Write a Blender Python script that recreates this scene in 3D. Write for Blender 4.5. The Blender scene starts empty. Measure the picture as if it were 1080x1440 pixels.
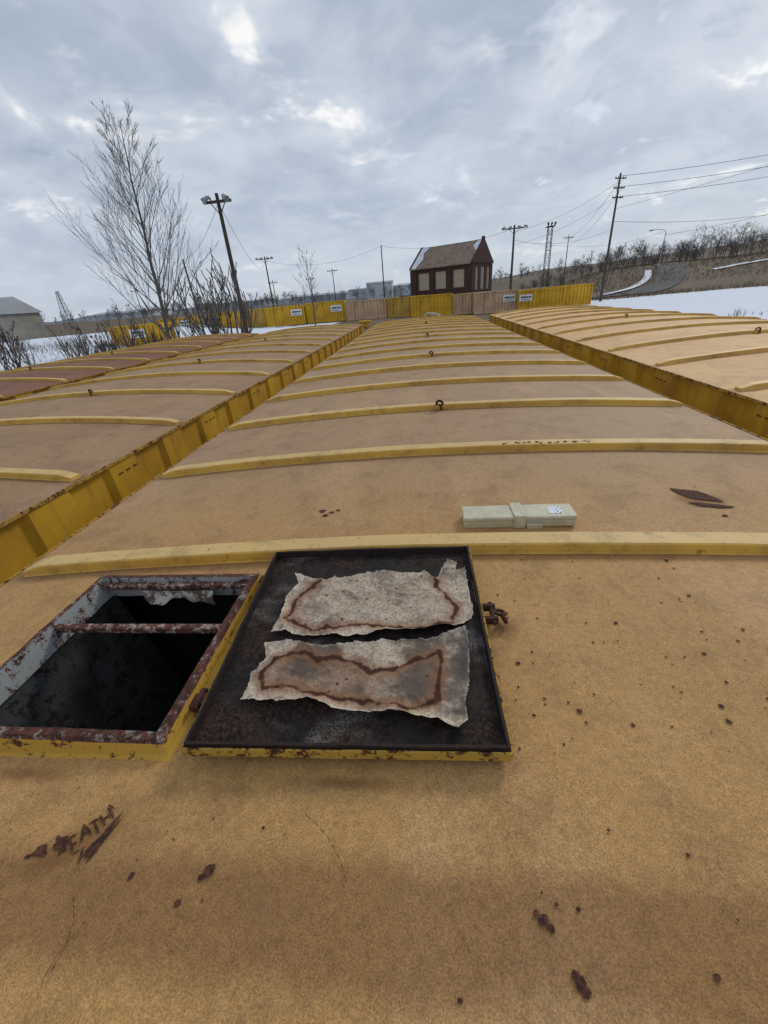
import bpy, bmesh, math, random
import numpy as np
from mathutils import Vector, Matrix, noise
random.seed(7)
R=random.Random(11)
S=bpy.context.scene
S.view_settings.view_transform='Standard'; S.view_settings.look='None'; S.view_settings.exposure=0
COL=S.collection

# ------------------------------------------------------------------ helpers
def link(o,parent=None):
    COL.objects.link(o)
    if parent: o.parent=parent
    return o
def empty(name):
    o=bpy.data.objects.new(name,None); o.empty_display_size=.2
    return link(o)
class MB:
    def __init__(s): s.v=[];s.f=[];s.m=[]
    def add(s,vs,fs,m=0):
        b=len(s.v); s.v+= [tuple(a) for a in vs]; s.f+=[tuple(b+i for i in f) for f in fs]; s.m+=[m]*len(fs)
    def box(s,lo,hi,m=0,M=None):
        x0,y0,z0=lo;x1,y1,z1=hi
        vs=[Vector(p) for p in [(x0,y0,z0),(x1,y0,z0),(x1,y1,z0),(x0,y1,z0),(x0,y0,z1),(x1,y0,z1),(x1,y1,z1),(x0,y1,z1)]]
        if M: vs=[M@p for p in vs]
        s.add(vs,[(0,3,2,1),(4,5,6,7),(0,1,5,4),(1,2,6,5),(2,3,7,6),(3,0,4,7)],m)
    def tube(s,p0,p1,r0,r1=None,n=6,m=0,cap=True):
        if r1 is None:r1=r0
        p0=Vector(p0);p1=Vector(p1);d=p1-p0
        if d.length<1e-6:return
        d.normalize(); a=d.orthogonal().normalized(); b=d.cross(a)
        vs=[]
        for p,r in((p0,r0),(p1,r1)):
            for i in range(n):
                t=2*math.pi*i/n; vs.append(p+a*(r*math.cos(t))+b*(r*math.sin(t)))
        fs=[(i,(i+1)%n,n+(i+1)%n,n+i) for i in range(n)]
        if cap: fs+=[tuple(range(n))[::-1],tuple(range(n,2*n))]
        s.add(vs,fs,m)
    def path(s,pts,r,n=6,m=0):
        for i in range(len(pts)-1): s.tube(pts[i],pts[i+1],r,r,n,m)
    def torus(s,c,ax,R0,r,n=20,k=8,m=0):
        c=Vector(c);ax=Vector(ax).normalized();a=ax.orthogonal().normalized();b=ax.cross(a)
        vs=[];fs=[]
        for i in range(n):
            t=2*math.pi*i/n; d=a*math.cos(t)+b*math.sin(t)
            for j in range(k):
                q=2*math.pi*j/k; vs.append(c+d*(R0+r*math.cos(q))+ax*(r*math.sin(q)))
        for i in range(n):
            for j in range(k):
                fs.append((i*k+j,((i+1)%n)*k+j,((i+1)%n)*k+(j+1)%k,i*k+(j+1)%k))
        s.add(vs,fs,m)
    def obj(s,name,mats,parent=None,smooth=False,bevel=0):
        me=bpy.data.meshes.new(name); me.from_pydata(s.v,[],s.f)
        for m in mats: me.materials.append(m)
        me.polygons.foreach_set('material_index',s.m)
        if smooth: me.polygons.foreach_set('use_smooth',[True]*len(s.f))
        me.update()
        o=bpy.data.objects.new(name,me); link(o,parent)
        if bevel:
            b=o.modifiers.new('bev','BEVEL'); b.width=bevel; b.segments=2; b.limit_method='ANGLE'
        return o

# ------------------------------------------------------------------ materials
class G:
    def __init__(s,name):
        s.mat=bpy.data.materials.new(name); s.mat.use_nodes=True; s.nt=s.mat.node_tree
        s.nt.nodes.clear(); s.out=s.n('ShaderNodeOutputMaterial'); s.p=s.n('ShaderNodeBsdfPrincipled')
        s.l(s.p.outputs[0],s.out.inputs[0]); s.tc=s.n('ShaderNodeTexCoord').outputs['Object']
    def n(s,t): return s.nt.nodes.new(t)
    def l(s,a,b): s.nt.links.new(a,b)
    def setin(s,i,v):
        if isinstance(v,bpy.types.NodeSocket): s.l(v,i)
        elif isinstance(v,(tuple,list)) and len(v)==3 and i.type=='RGBA': i.default_value=(*v,1)
        else: i.default_value=v
    def noise(s,scale,detail=3,rough=.55,vec=None,stretch=None,dist=0):
        x=s.n('ShaderNodeTexNoise'); x.inputs['Scale'].default_value=scale; x.inputs['Detail'].default_value=min(detail,4)
        x.inputs['Roughness'].default_value=rough; x.inputs['Distortion'].default_value=dist
        v=vec or s.tc
        if stretch:
            mp=s.n('ShaderNodeMapping'); mp.inputs['Scale'].default_value=stretch; s.l(v,mp.inputs[0]); v=mp.outputs[0]
        s.l(v,x.inputs['Vector']); return x.outputs['Fac']
    def ramp(s,x,a,b,lo=0.,hi=1.):
        m=s.n('ShaderNodeMapRange'); m.interpolation_type='SMOOTHSTEP'
        s.setin(m.inputs[0],x); m.inputs[1].default_value=a;m.inputs[2].default_value=b;m.inputs[3].default_value=lo;m.inputs[4].default_value=hi
        return m.outputs[0]
    def math(s,op,a,b=0.):
        m=s.n('ShaderNodeMath'); m.operation=op; s.setin(m.inputs[0],a); s.setin(m.inputs[1],b); return m.outputs[0]
    def mix(s,f,a,b,blend='MIX'):
        m=s.n('ShaderNodeMix'); m.data_type='RGBA'; m.blend_type=blend
        s.setin(m.inputs[0],f); s.setin(m.inputs[6],a); s.setin(m.inputs[7],b); return m.outputs[2]
    def gray(s,x):
        c=s.n('ShaderNodeCombineColor'); [s.l(x,c.inputs[i]) for i in range(3)]; return c.outputs[0]
    def vor(s,scale,vec=None):
        v=s.n('ShaderNodeTexVoronoi'); v.inputs['Scale'].default_value=scale; s.l(vec or s.tc,v.inputs['Vector']); return v
    def attr(s,name):
        a=s.n('ShaderNodeAttribute'); a.attribute_name=name; return a.outputs['Fac']
    def sep(s,v=None):
        x=s.n('ShaderNodeSeparateXYZ'); s.l(v or s.tc,x.inputs[0]); return x.outputs
    def upness(s):
        return s.sep(s.n('ShaderNodeNewGeometry').outputs['True Normal'])[2]
    def bump(s,h,strength=.3,dist=.01):
        b=s.n('ShaderNodeBump'); b.inputs['Strength'].default_value=strength; b.inputs['Distance'].default_value=dist
        s.l(h,b.inputs['Height']); s.l(b.outputs[0],s.p.inputs['Normal'])
    def fin(s,col,rough=.7,metal=0.,spec=None):
        s.setin(s.p.inputs['Base Color'],col); s.setin(s.p.inputs['Roughness'],rough); s.p.inputs['Metallic'].default_value=metal
        if spec is not None: s.p.inputs['Specular IOR Level'].default_value=spec
        return s.mat
RUST=(.10,.030,.012)

def speck(g,scale,size,thr,region=None):
    nz=g.n('ShaderNodeTexNoise'); nz.inputs['Scale'].default_value=scale*2.5; nz.inputs['Detail'].default_value=1; g.l(g.tc,nz.inputs['Vector'])
    vm=g.n('ShaderNodeVectorMath'); vm.operation='MULTIPLY_ADD'; g.l(nz.outputs['Color'],vm.inputs[0]); vm.inputs[1].default_value=(.6/scale,)*3; g.l(g.tc,vm.inputs[2])
    v=g.vor(scale,vm.outputs[0]); sp=g.n('ShaderNodeSeparateColor'); g.l(v.outputs['Color'],sp.inputs[0])
    sz=g.math('MULTIPLY',sp.outputs[1],size)
    m1=g.ramp(g.math('SUBTRACT',v.outputs['Distance'],sz),-.03,.03,1,0)
    m2=g.math('GREATER_THAN',sp.outputs[0],thr)
    m=g.math('MULTIPLY',m1,m2)
    if region is not None: m=g.math('MULTIPLY',m,region)
    return m

def roof_material(name,ca,cb,cfar,y0,sp,rusty=.3,near=False):
    g=G(name)
    col=g.mix(g.ramp(g.noise(1.3,3,.6),.35,.66),ca,cb)
    X,Y,Z=g.sep()
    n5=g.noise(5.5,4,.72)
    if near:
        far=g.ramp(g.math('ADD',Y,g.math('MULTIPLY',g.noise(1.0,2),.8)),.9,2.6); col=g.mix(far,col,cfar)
    col=g.mix(g.ramp(n5,.46,.70,0,.50),col,(ca[0]*.50,ca[1]*.48,ca[2]*.62))
    col=g.mix(g.ramp(g.noise(3.1,4,.72,stretch=(1,.4,1)),.52,.72,0,.42),col,(ca[0]*1.12,ca[1]*1.22,ca[2]*1.8))
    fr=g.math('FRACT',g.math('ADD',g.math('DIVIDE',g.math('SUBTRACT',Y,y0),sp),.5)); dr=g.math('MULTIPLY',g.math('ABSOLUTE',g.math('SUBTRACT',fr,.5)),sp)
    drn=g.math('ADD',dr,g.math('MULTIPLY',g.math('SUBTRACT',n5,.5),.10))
    col=g.mix(g.ramp(drn,.035,.080,.6,0),col,(ca[0]*.40,ca[1]*.33,ca[2]*.36))  # grime along rib bases, also painting in the ribs' shadow
    grain=g.noise(430,1.5,.8); col=g.mix(1.,col,g.gray(g.ramp(grain,.3,.7,.70,1.24)),'MULTIPLY')
    col=g.mix(1.,col,g.gray(g.ramp(g.noise(70,3,.8),.3,.7,.85,1.10)),'MULTIPLY')
    if near:
        # greasy footprints / scuffs
        scr=g.ramp(g.noise(7,3,.6,stretch=(2.2,.8,1),dist=.8),.62,.72,0,.30); col=g.mix(scr,col,(ca[0]*.50,ca[1]*.48,ca[2]*.6))
        sp_=speck(g,75,.20,.62,g.ramp(g.noise(2.6,2,.5),.44,.60))
    else: sp_=speck(g,14,.12,.6,g.ramp(n5,.42,.6))
    col=g.mix(g.ramp(g.noise(7,4,.75),.62,.78,0,rusty),col,(.24,.085,.028))
    col=g.mix(g.math('MULTIPLY',sp_,.8),col,(.12,.045,.02))
    if near: g.bump(g.math('ADD',grain,g.math('MULTIPLY',n5,3.5)),.4,.0014)
    else: g.bump(n5,.35,.004)
    return g.fin(col,.70,spec=.28)

def yellow_material(name,base,dirt=.35,rust=.3,drip=True,dust=None):
    g=G(name)
    col=g.mix(g.ramp(g.noise(2.5,3,.6),.35,.7),base,(base[0]*.76,base[1]*.70,base[2]*.9))
    if dust: col=g.mix(g.math('MULTIPLY',g.ramp(g.upness(),.6,.95),.75),col,dust)
    col=g.mix(g.ramp(g.noise(9,4,.75,stretch=(1,1,.18) if drip else None),.48,.72,0,dirt),col,(.17,.10,.035))
    n=g.noise(34,4,.8)
    col=g.mix(g.ramp(n,.62,.68,0,rust*1.7),col,RUST)
    col=g.mix(g.ramp(g.noise(5,4,.8),.60,.70,0,rust),col,(.18,.065,.022))
    return g.fin(col,.6,spec=.3)

def simple(name,a,b,scale=8,rough=.7,detail=3,bumpd=0,stretch=None,metal=0.,spec=.3,lo=.35,hi=.65):
    g=G(name); n=g.noise(scale,detail,.65,stretch=stretch)
    col=g.mix(g.ramp(n,lo,hi),a,b)
    if bumpd: g.bump(n,.4,bumpd)
    return g.fin(col,rough,metal,spec)

ribsC=[-.85,1.015]+[1.015+.83*k for k in range(1,16)]
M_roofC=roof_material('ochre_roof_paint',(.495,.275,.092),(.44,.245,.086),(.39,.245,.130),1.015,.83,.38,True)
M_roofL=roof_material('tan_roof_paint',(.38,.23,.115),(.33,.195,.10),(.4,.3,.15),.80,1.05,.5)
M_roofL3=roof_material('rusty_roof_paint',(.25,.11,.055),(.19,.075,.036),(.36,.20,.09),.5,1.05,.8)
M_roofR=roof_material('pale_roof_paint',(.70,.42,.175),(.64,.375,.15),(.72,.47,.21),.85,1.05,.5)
M_rib=yellow_material('rib_yellow',(.70,.43,.075),.40,.35,False,(.62,.43,.19))
M_ribR=yellow_material('rib_pale',(.72,.45,.11),.3,.35,False,(.70,.47,.20))
M_wall=yellow_material('wall_yellow',(.57,.325,.024),.45,.18)
def rustpaint(name,paint,amt,sc=30):
    g=G(name); n=g.noise(sc,4,.85)
    r=g.mix(g.ramp(g.noise(90,2),.4,.6),(.11,.035,.02),(.045,.018,.012))
    col=g.mix(g.ramp(n,amt-.05,amt+.05),paint,r); g.bump(n,.5,.002); return g.fin(col,.75,spec=.25)
M_edge=rustpaint('eave_paint',(.42,.25,.05),.53,20)
M_rust=simple('rusty_iron',(.09,.03,.015),(.035,.016,.01),60,.85,bumpd=.003)
M_dark=simple('dark_interior',(.012,.012,.012),(.028,.026,.024),5,.95,spec=.1)
M_coamIn=rustpaint('coaming_inner',(.34,.35,.34),.56)
M_coamTop=rustpaint('coaming_rim',(.24,.20,.17),.42,40)
M_coamY=rustpaint('coaming_yellow',(.52,.30,.045),.58)
M_bar=rustpaint('bar_rust',(.36,.27,.23),.45,60)

# ------------------------------------------------------------------ camera
Z0=2.65; HC=.75; CZ=Z0+HC
f=560.0
th=math.radians(28.36); ps=math.radians(7.06); ro=math.radians(5.03)
fw=Vector((-math.sin(ps)*math.cos(th),math.cos(ps)*math.cos(th),-math.sin(th)))
rt=Vector((math.cos(ps),math.sin(ps),0)); up=rt.cross(fw)
r2=rt*math.cos(ro)-up*math.sin(ro); u2=up*math.cos(ro)+rt*math.sin(ro)
cam=bpy.data.cameras.new('camera'); co=link(bpy.data.objects.new('camera',cam)); S.camera=co
co.matrix_world=Matrix(((r2.x,u2.x,-fw.x,0),(r2.y,u2.y,-fw.y,0),(r2.z,u2.z,-fw.z,CZ),(0,0,0,1)))
cam.sensor_fit='VERTICAL'; cam.sensor_height=24; cam.sensor_width=18; cam.lens=24*f/1440
cam.clip_start=.02; cam.clip_end=5000

# ------------------------------------------------------------------ world + sun
w=bpy.data.worlds.new('World'); S.world=w; w.use_nodes=True; nt=w.node_tree; nt.nodes.clear()
def WN(t): return nt.nodes.new(t)
L=nt.links.new
out=WN('ShaderNodeOutputWorld'); tc=WN('ShaderNodeTexCoord'); sep=WN('ShaderNodeSeparateXYZ'); L(tc.outputs['Generated'],sep.inputs[0])
SUN_EL=math.radians(34); SUN_AZ=math.radians(35)
sky=WN('ShaderNodeTexSky'); sky.sky_type='NISHITA'; sky.sun_disc=False; sky.sun_elevation=SUN_EL; sky.sun_rotation=SUN_AZ
bg1=WN('ShaderNodeBackground'); bg1.inputs[1].default_value=.10; L(sky.outputs[0],bg1.inputs[0])
def wm(op,a,b=0.):
    m=WN('ShaderNodeMath'); m.operation=op
    for i,v in((0,a),(1,b)):
        if isinstance(v,bpy.types.NodeSocket): L(v,m.inputs[i])
        else: m.inputs[i].default_value=v
    return m.outputs[0]
zz=wm('MAXIMUM',sep.outputs[2],0.0); zd=wm('ADD',zz,.26)
cx=wm('DIVIDE',sep.outputs[0],zd); cy=wm('DIVIDE',sep.outputs[1],zd)
cv=WN('ShaderNodeCombineXYZ'); L(cx,cv.inputs[0]); L(cy,cv.inputs[1])
def wnoise(scale,detail,rough,off,dist=0.):
    mp=WN('ShaderNodeMapping'); mp.inputs['Location'].default_value=off; L(cv.outputs[0],mp.inputs[0])
    n=WN('ShaderNodeTexNoise'); n.inputs['Scale'].default_value=scale; n.inputs['Detail'].default_value=detail; n.inputs['Roughness'].default_value=rough; n.inputs['Distortion'].default_value=dist
    L(mp.outputs[0],n.inputs['Vector']); return n.outputs['Fac']
def wr(x,a,b,lo=0.,hi=1.):
    m=WN('ShaderNodeMapRange'); m.interpolation_type='SMOOTHSTEP'; L(x,m.inputs[0])
    for i,v in enumerate((a,b,lo,hi)): m.inputs[i+1].default_value=v
    return m.outputs[0]
def wmix(fac,a,b):
    m=WN('ShaderNodeMix'); m.data_type='RGBA'
    for i,v in((0,fac),(6,a),(7,b)):
        if isinstance(v,bpy.types.NodeSocket): L(v,m.inputs[i])
        elif i==0: m.inputs[i].default_value=v
        else: m.inputs[i].default_value=(*v,1)
    return m.outputs[2]
n1=wnoise(1.5,3,.5,(5.3,3.4,0)); n2=wnoise(4.2,4,.55,(4.1,2.2,0),.4); n4=wnoise(2.6,4.5,.62,(2.,9.,0),.35)
c=wmix(wr(n1,.34,.64),(.40,.475,.585),(.58,.645,.735))
c=wmix(wr(n2,.42,.70,0,.6),c,(.66,.715,.79))
c=wmix(wr(n4,.50,.36,0,.50),c,(.385,.45,.55))
br=wr(n4,.54,.70,0,.80)
c=wmix(br,c,(.80,.83,.88))
br2=wm('MULTIPLY',wr(n4,.60,.68),wr(n2,.46,.62))
c=wmix(br2,c,(1.0,.99,.98))
hz=wr(sep.outputs[2],.0,.30,1,0)
c=wmix(wm('MULTIPLY',hz,.6),c,(.56,.63,.73))
bg2=WN('ShaderNodeBackground'); L(c,bg2.inputs[0]); bg2.inputs[1].default_value=1.0
mx=WN('ShaderNodeMixShader'); gap=wm('MULTIPLY',wr(n2,.38,.28),.35)
L(wm('SUBTRACT',.95,gap),mx.inputs[0]); L(bg1.outputs[0],mx.inputs[1]); L(bg2.outputs[0],mx.inputs[2]); L(mx.outputs[0],out.inputs[0])
w.cycles.sampling_method='MANUAL'; w.cycles.sample_map_resolution=256
sd=bpy.data.lights.new('sun','SUN'); sd.energy=1.2; sd.angle=math.radians(12); sd.color=(1,.95,.87)
so=link(bpy.data.objects.new('sun',sd))
dv=Vector((math.sin(SUN_AZ)*math.cos(SUN_EL),math.cos(SUN_AZ)*math.cos(SUN_EL),math.sin(SUN_EL)))
so.rotation_euler=dv.to_track_quat('Z','Y').to_euler()

# ------------------------------------------------------------------ freight cars (roofs)
ARCH=.068; HW=1.525
def arch(x,xc,a=ARCH): return Z0+a*(1-((x-xc)/HW)**2)
def rz(x,y,xc,a=ARCH): return arch(x,xc,a)+.004*noise.noise(Vector((x*1.3+xc,y*1.5,3)))*(1-((x-xc)/HW)**2)
HOLE=(-.950,-.500,.408,.860)
def rib(mb,xc,y,a,w=.066,h=.034,m=0,jit=0.):
    n=40; x0=xc-HW+.045; x1=xc+HW-.03; b=len(mb.v)
    for i in range(n+1):
        x=x0+(x1-x0)*i/n; z=rz(x,y,xc,a); dz=.003*noise.noise(Vector((x*1.7,y*3.1,2)))+.0012*noise.noise(Vector((x*9,y*3.1,2))); dy=.004*noise.noise(Vector((x*1.1,y*5,7)))+.001*noise.noise(Vector((x*8,y*5,7)))
        t=1.0 if 0<i<n else .55
        for (yy,zz) in((-w/2-.008,-.006),(-w/2-.001,.003),(-w/2,h*t-.004),(-w/2+.004,h*t),(w/2-.004,h*t),(w/2,h*t-.004),(w/2+.006,-.006)):
            mb.v.append((x,y+yy+dy,z+zz+dz))
    for i in range(n):
        for j in range(6):
            mb.f.append((b+i*7+j,b+i*7+j+1,b+(i+1)*7+j+1,b+(i+1)*7+j)); mb.m.append(m)
    mb.f.append(tuple(b+j for j in range(7))[::-1]); mb.m.append(m)
    mb.f.append(tuple(b+n*7+j for j in range(7))); mb.m.append(m)
def ring(mb,x,y,z,m=0):
    mb.torus((x,y-.035,z+.010),(0.25,1,.35),.020,.008,18,8,m)
    mb.box((x-.045,y-.047,z-.026),(x+.045,y-.005,z-.014),m+1)
    mb.tube((x-.03,y-.036,z-.012),(x+.03,y-.036,z-.012),.012,.012,8,m+1)
    mb.torus((x+.004,y-.050,z-.006),(1,.3,.25),.014,.006,14,6,m)
def freight_car(xc,ya,yb,ribs,mroof,mrib,a,rings=(),hole=None,per=.42,dep=.03):
    e=empty('freight_car')
    mb=MB()
    NX,NY=(60,150) if hole else (30,60)
    xs=[xc-HW+2*HW*i/NX for i in range(NX+1)]; ys=[ya+(yb-ya)*i/NY for i in range(NY+1)]
    if hole:
        xs=sorted([x for x in xs if min(abs(x-hole[0]),abs(x-hole[1]))>.03]+[hole[0],hole[1]])
        ys=sorted([y for y in ys if min(abs(y-hole[2]),abs(y-hole[3]))>.03]+[hole[2],hole[3]])
    idx={}
    for j,y in enumerate(ys):
        for i,x in enumerate(xs):
            idx[i,j]=len(mb.v); mb.v.append((x,y,rz(x,y,xc,a)))
    for j in range(len(ys)-1):
        for i in range(len(xs)-1):
            if hole and hole[0]-1e-6<=xs[i] and xs[i+1]<=hole[1]+1e-6 and hole[2]-1e-6<=ys[j] and ys[j+1]<=hole[3]+1e-6: continue
            mb.f.append((idx[i,j],idx[i+1,j],idx[i+1,j+1],idx[i,j+1])); mb.m.append(0)
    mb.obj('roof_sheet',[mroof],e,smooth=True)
    mb=MB()
    for y in ribs: rib(mb,xc,y,a)
    mb.obj('roof_ribs',[mrib],e)
    mb=MB()
    for s in(-1,1):
        x=xc+s*HW
        n=60
        for i in range(n):
            y0=ya+(yb-ya)*i/n; y1=ya+(yb-ya)*(i+1)/n; q=.002*noise.noise(Vector((x,y0*2,1)))
            mb.box((min(x,x+s*.006),y0,Z0-.014+q),(max(x,x+s*.006),y1,Z0+.004+q),0)
    mb.obj('eave_lip',[M_edge],e)
    mb=MB(); zt=Z0-.003; zb=.95
    for s in(-1,1):
        base=xc+s*(HW-.004); prof=[]
        y=ya
        while y<yb-per*.5:
            prof+= [(y,0),(y+per*.44,0),(y+per*.50,-dep),(y+per*.94,-dep)]; y+=per
        prof.append((yb,0))
        zz=[zt,zt-.10,zb+.1,zb]
        b=len(mb.v)
        for (y,d) in prof:
            for k,z in enumerate(zz): mb.v.append((base+s*d,y,z))
        for i in range(len(prof)-1):
            for k in range(3):
                q=(b+i*4+k,b+(i+1)*4+k,b+(i+1)*4+k+1,b+i*4+k+1); mb.f.append(q if s<0 else q[::-1]); mb.m.append(0)
        mb.box((base-.05,ya,.80),(base+.05,yb,.95),0)
        y=ya+per*.25
        while y<yb:
            for q in(-.07,.0,.07): mb.box((min(base+s*.0005,base+s*.006),y+q-.018,Z0-.085),(max(base+s*.0005,base+s*.006),y+q+.018,Z0-.079),1)
            y+=per*2
    for y in(ya,yb): 
        mb.box((xc-HW+.01,y-.03,.8),(xc+HW-.01,y+.03,Z0-.004),0)
        for k in range(7):
            xx=xc-HW+.2+k*(2*HW-.4)/6; mb.box((xx-.04,y-.07,.85),(xx+.04,y+.07,Z0-.03),0)
    mb.obj('side_walls',[M_wall,M_rust],e)
    mb=MB()
    mb.box((xc-HW+.06,ya+.05,.72),(xc+HW-.06,yb-.05,.80),0)
    for yy in(ya+1.6,yb-1.6):
        for dy in(-.8,.8):
            mb.tube((xc-.78,yy+dy,.42),(xc-.70,yy+dy,.42),.42,.42,20,1); mb.tube((xc+.70,yy+dy,.42),(xc+.78,yy+dy,.42),.42,.42,20,1)
            mb.tube((xc-.9,yy+dy,.42),(xc+.9,yy+dy,.42),.07,.07,8,1)
        for s in(-1,1): mb.box((xc+s*.85-.06,yy-1.1,.35),(xc+s*.85+.06,yy+1.1,.6),1)
        mb.box((xc-.3,yy-.2,.5),(xc+.3,yy+.2,.72),1)
    mb.obj('underframe_and_wheels',[M_dark,M_rust],e)
    if rings:
        mb=MB()
        for (x,y) in rings: ring(mb,x,y,arch(x,xc,a)+.03,0)
        mb.obj('lifting_eyes',[M_rust,M_rib],e,smooth=False)
    return e
XC=.105
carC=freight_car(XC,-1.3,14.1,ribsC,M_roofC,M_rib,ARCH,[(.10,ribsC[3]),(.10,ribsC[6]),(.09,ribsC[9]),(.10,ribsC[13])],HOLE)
XL=-1.87-HW; ribsL=[.80+1.05*k-1.05 for k in range(14)]
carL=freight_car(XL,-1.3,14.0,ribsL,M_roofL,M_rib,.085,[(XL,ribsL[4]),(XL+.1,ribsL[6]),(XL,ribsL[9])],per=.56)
XL3=XL-2*HW-.36; ribsL3=[.5+1.05*k-1.05 for k in range(14)]
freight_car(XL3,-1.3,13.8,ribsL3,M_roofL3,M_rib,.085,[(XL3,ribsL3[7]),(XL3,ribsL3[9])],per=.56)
XR=2.07+HW; ribsR=[.85+1.05*k-1.05 for k in range(14)]
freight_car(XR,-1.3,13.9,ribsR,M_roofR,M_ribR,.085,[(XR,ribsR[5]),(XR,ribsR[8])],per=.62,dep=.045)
vp=empty('vent_pipe'); mb=MB(); M_whitep=simple('white_pipe',(.5,.5,.48),(.42,.41,.38),9,.6)
mb.path([(.12,13.8,Z0+.03),(.12,13.8,Z0+.15),(.20,13.75,Z0+.19),(.45,13.6,Z0+.15),(.55,13.6,Z0+.09)],.032,10); mb.obj('pipe',[M_whitep],vp)
vp=empty('vent_pipe'); mb=MB()
mb.tube((-1.75,13.6,Z0-.1),(-1.75,13.6,Z0+.10),.05,.05,10); mb.tube((-1.93,13.6,Z0+.10),(-1.55,13.45,Z0+.10),.05,.05,10); mb.box((-1.85,13.5,Z0-.05),(-1.6,13.75,Z0+.03)); mb.obj('pipe',[M_wall],vp)

# ------------------------------------------------------------------ hatch on the middle car
x0,x1,y0,y1=HOLE; zc=Z0+.088
mb=MB()
def coam(mb):
    it=[(x0,y0),(x1,y0),(x1,y1),(x0,y1)]
    def off(o): return [(x0-o,y0-o),(x1+o,y0-o),(x1+o,y1+o),(x0-o,y1+o)]
    rings=[[(x,y,arch(x,XC)-.004) for x,y in off(.042)],[(x,y,arch(x,XC)+.004) for x,y in off(.026)],[(x,y,zc-.006) for x,y in off(.020)],[(x,y,zc) for x,y in off(.014)],[(x,y,zc) for x,y in it],[(x,y,Z0+.022) for x,y in it]]
    mats=[1,1,0,0,2]
    for k in range(5):
        for i in range(4):
            a=rings[k][i];bb=rings[k][(i+1)%4];cc=rings[k+1][(i+1)%4];d=rings[k+1][i]
            N=24
            def jt(p,hh):
                s_=.0018 if hh>0 else 0
                v=noise.noise_vector(Vector(p)*22); return (p[0]+v.x*s_,p[1]+v.y*s_,p[2]+v.z*s_)
            for q in range(N):
                def lp(p,r,tt): return tuple(p[j]+(r[j]-p[j])*tt for j in range(3))
                mb.add([jt(lp(a,bb,q/N),k),jt(lp(a,bb,(q+1)/N),k),jt(lp(d,cc,(q+1)/N),k+1),jt(lp(d,cc,q/N),k+1)],[(0,1,2,3)],mats[k])
coam(mb)
hatch=empty('roof_hatch')
mb.obj('coaming',[M_coamTop,M_coamY,M_coamIn],hatch)
mb=MB()
yb_=y0+.60*(y1-y0)
mb.box((x0+.001,yb_-.009,zc-.026),(x1-.001,yb_+.009,zc-.010),0)
mb.box((x0+.001,yb_+.006,zc-.040),(x1-.001,yb_+.010,zc-.0265),0)
mb.box((x0+.001,y1-.020,zc-.028),(x1-.001,y1-.001,zc-.014),0)
mb.obj('cross_bar',[M_bar],hatch,bevel=.003)
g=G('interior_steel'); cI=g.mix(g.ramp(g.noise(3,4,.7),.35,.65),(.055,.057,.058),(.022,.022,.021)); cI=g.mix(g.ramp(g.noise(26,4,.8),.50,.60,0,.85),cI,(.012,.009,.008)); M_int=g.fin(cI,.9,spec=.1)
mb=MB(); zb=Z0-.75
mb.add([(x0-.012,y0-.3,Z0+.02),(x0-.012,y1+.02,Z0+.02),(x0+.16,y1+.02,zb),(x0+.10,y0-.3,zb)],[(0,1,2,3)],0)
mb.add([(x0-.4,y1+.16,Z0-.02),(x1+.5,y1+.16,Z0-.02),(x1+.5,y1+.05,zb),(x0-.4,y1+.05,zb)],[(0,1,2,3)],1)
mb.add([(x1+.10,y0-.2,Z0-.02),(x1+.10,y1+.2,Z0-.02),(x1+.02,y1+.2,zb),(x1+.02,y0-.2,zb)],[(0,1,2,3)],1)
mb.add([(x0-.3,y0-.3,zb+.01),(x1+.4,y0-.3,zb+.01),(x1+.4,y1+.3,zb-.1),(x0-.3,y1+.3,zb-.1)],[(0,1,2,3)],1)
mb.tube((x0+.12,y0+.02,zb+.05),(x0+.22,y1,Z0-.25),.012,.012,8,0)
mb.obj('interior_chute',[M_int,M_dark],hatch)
g=G('liner_white'); M_liner=g.fin(g.mix(g.ramp(g.noise(30,4,.8),.44,.56),(.40,.37,.33),(.10,.05,.035)),.9)
mb=MB(); n=24
for i in range(n+1):
    u=i/n; xx=x0+.12+u*.22; d=.015+.05*abs(noise.noise(Vector((u*5,1,1))))+.02*math.sin(u*9)*u
    mb.v+=[(xx,y1-.022,zc-.03),(xx+.01,y1-.03-.02*u,zc-.03-d*.6),(xx+.015,y1-.035-.02*math.sin(u*7),zc-.03-d)]
for i in range(n):
    for k in range(2): mb.f.append((i*3+k,(i+1)*3+k,(i+1)*3+k+1,i*3+k+1)); mb.m.append(0)
mb.obj('torn_liner',[M_liner],hatch,smooth=True)
mb=MB()
for yy in(y0+.075,y1+.01):
    mb.tube((x1+.040,yy-.018,zc-.012),(x1+.040,yy+.022,zc-.012),.0075,.0075,12,0)
    mb.tube((x1+.040,yy-.024,zc-.012),(x1+.040,yy-.019,zc-.012),.011,.011,6,0)
    mb.box((x1+.016,yy-.016,zc-.020),(x1+.038,yy+.016,zc-.015),0); mb.box((x1+.042,yy-.012,zc-.014),(x1+.070,yy+.012,zc-.008),0)
mb.tube((x1+.05,y0+.04,zc-.02),(x1+.062,y0+.075,zc-.012),.009,.006,8,0)
mb.obj('hinges',[M_rust],hatch,bevel=.002)

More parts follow.
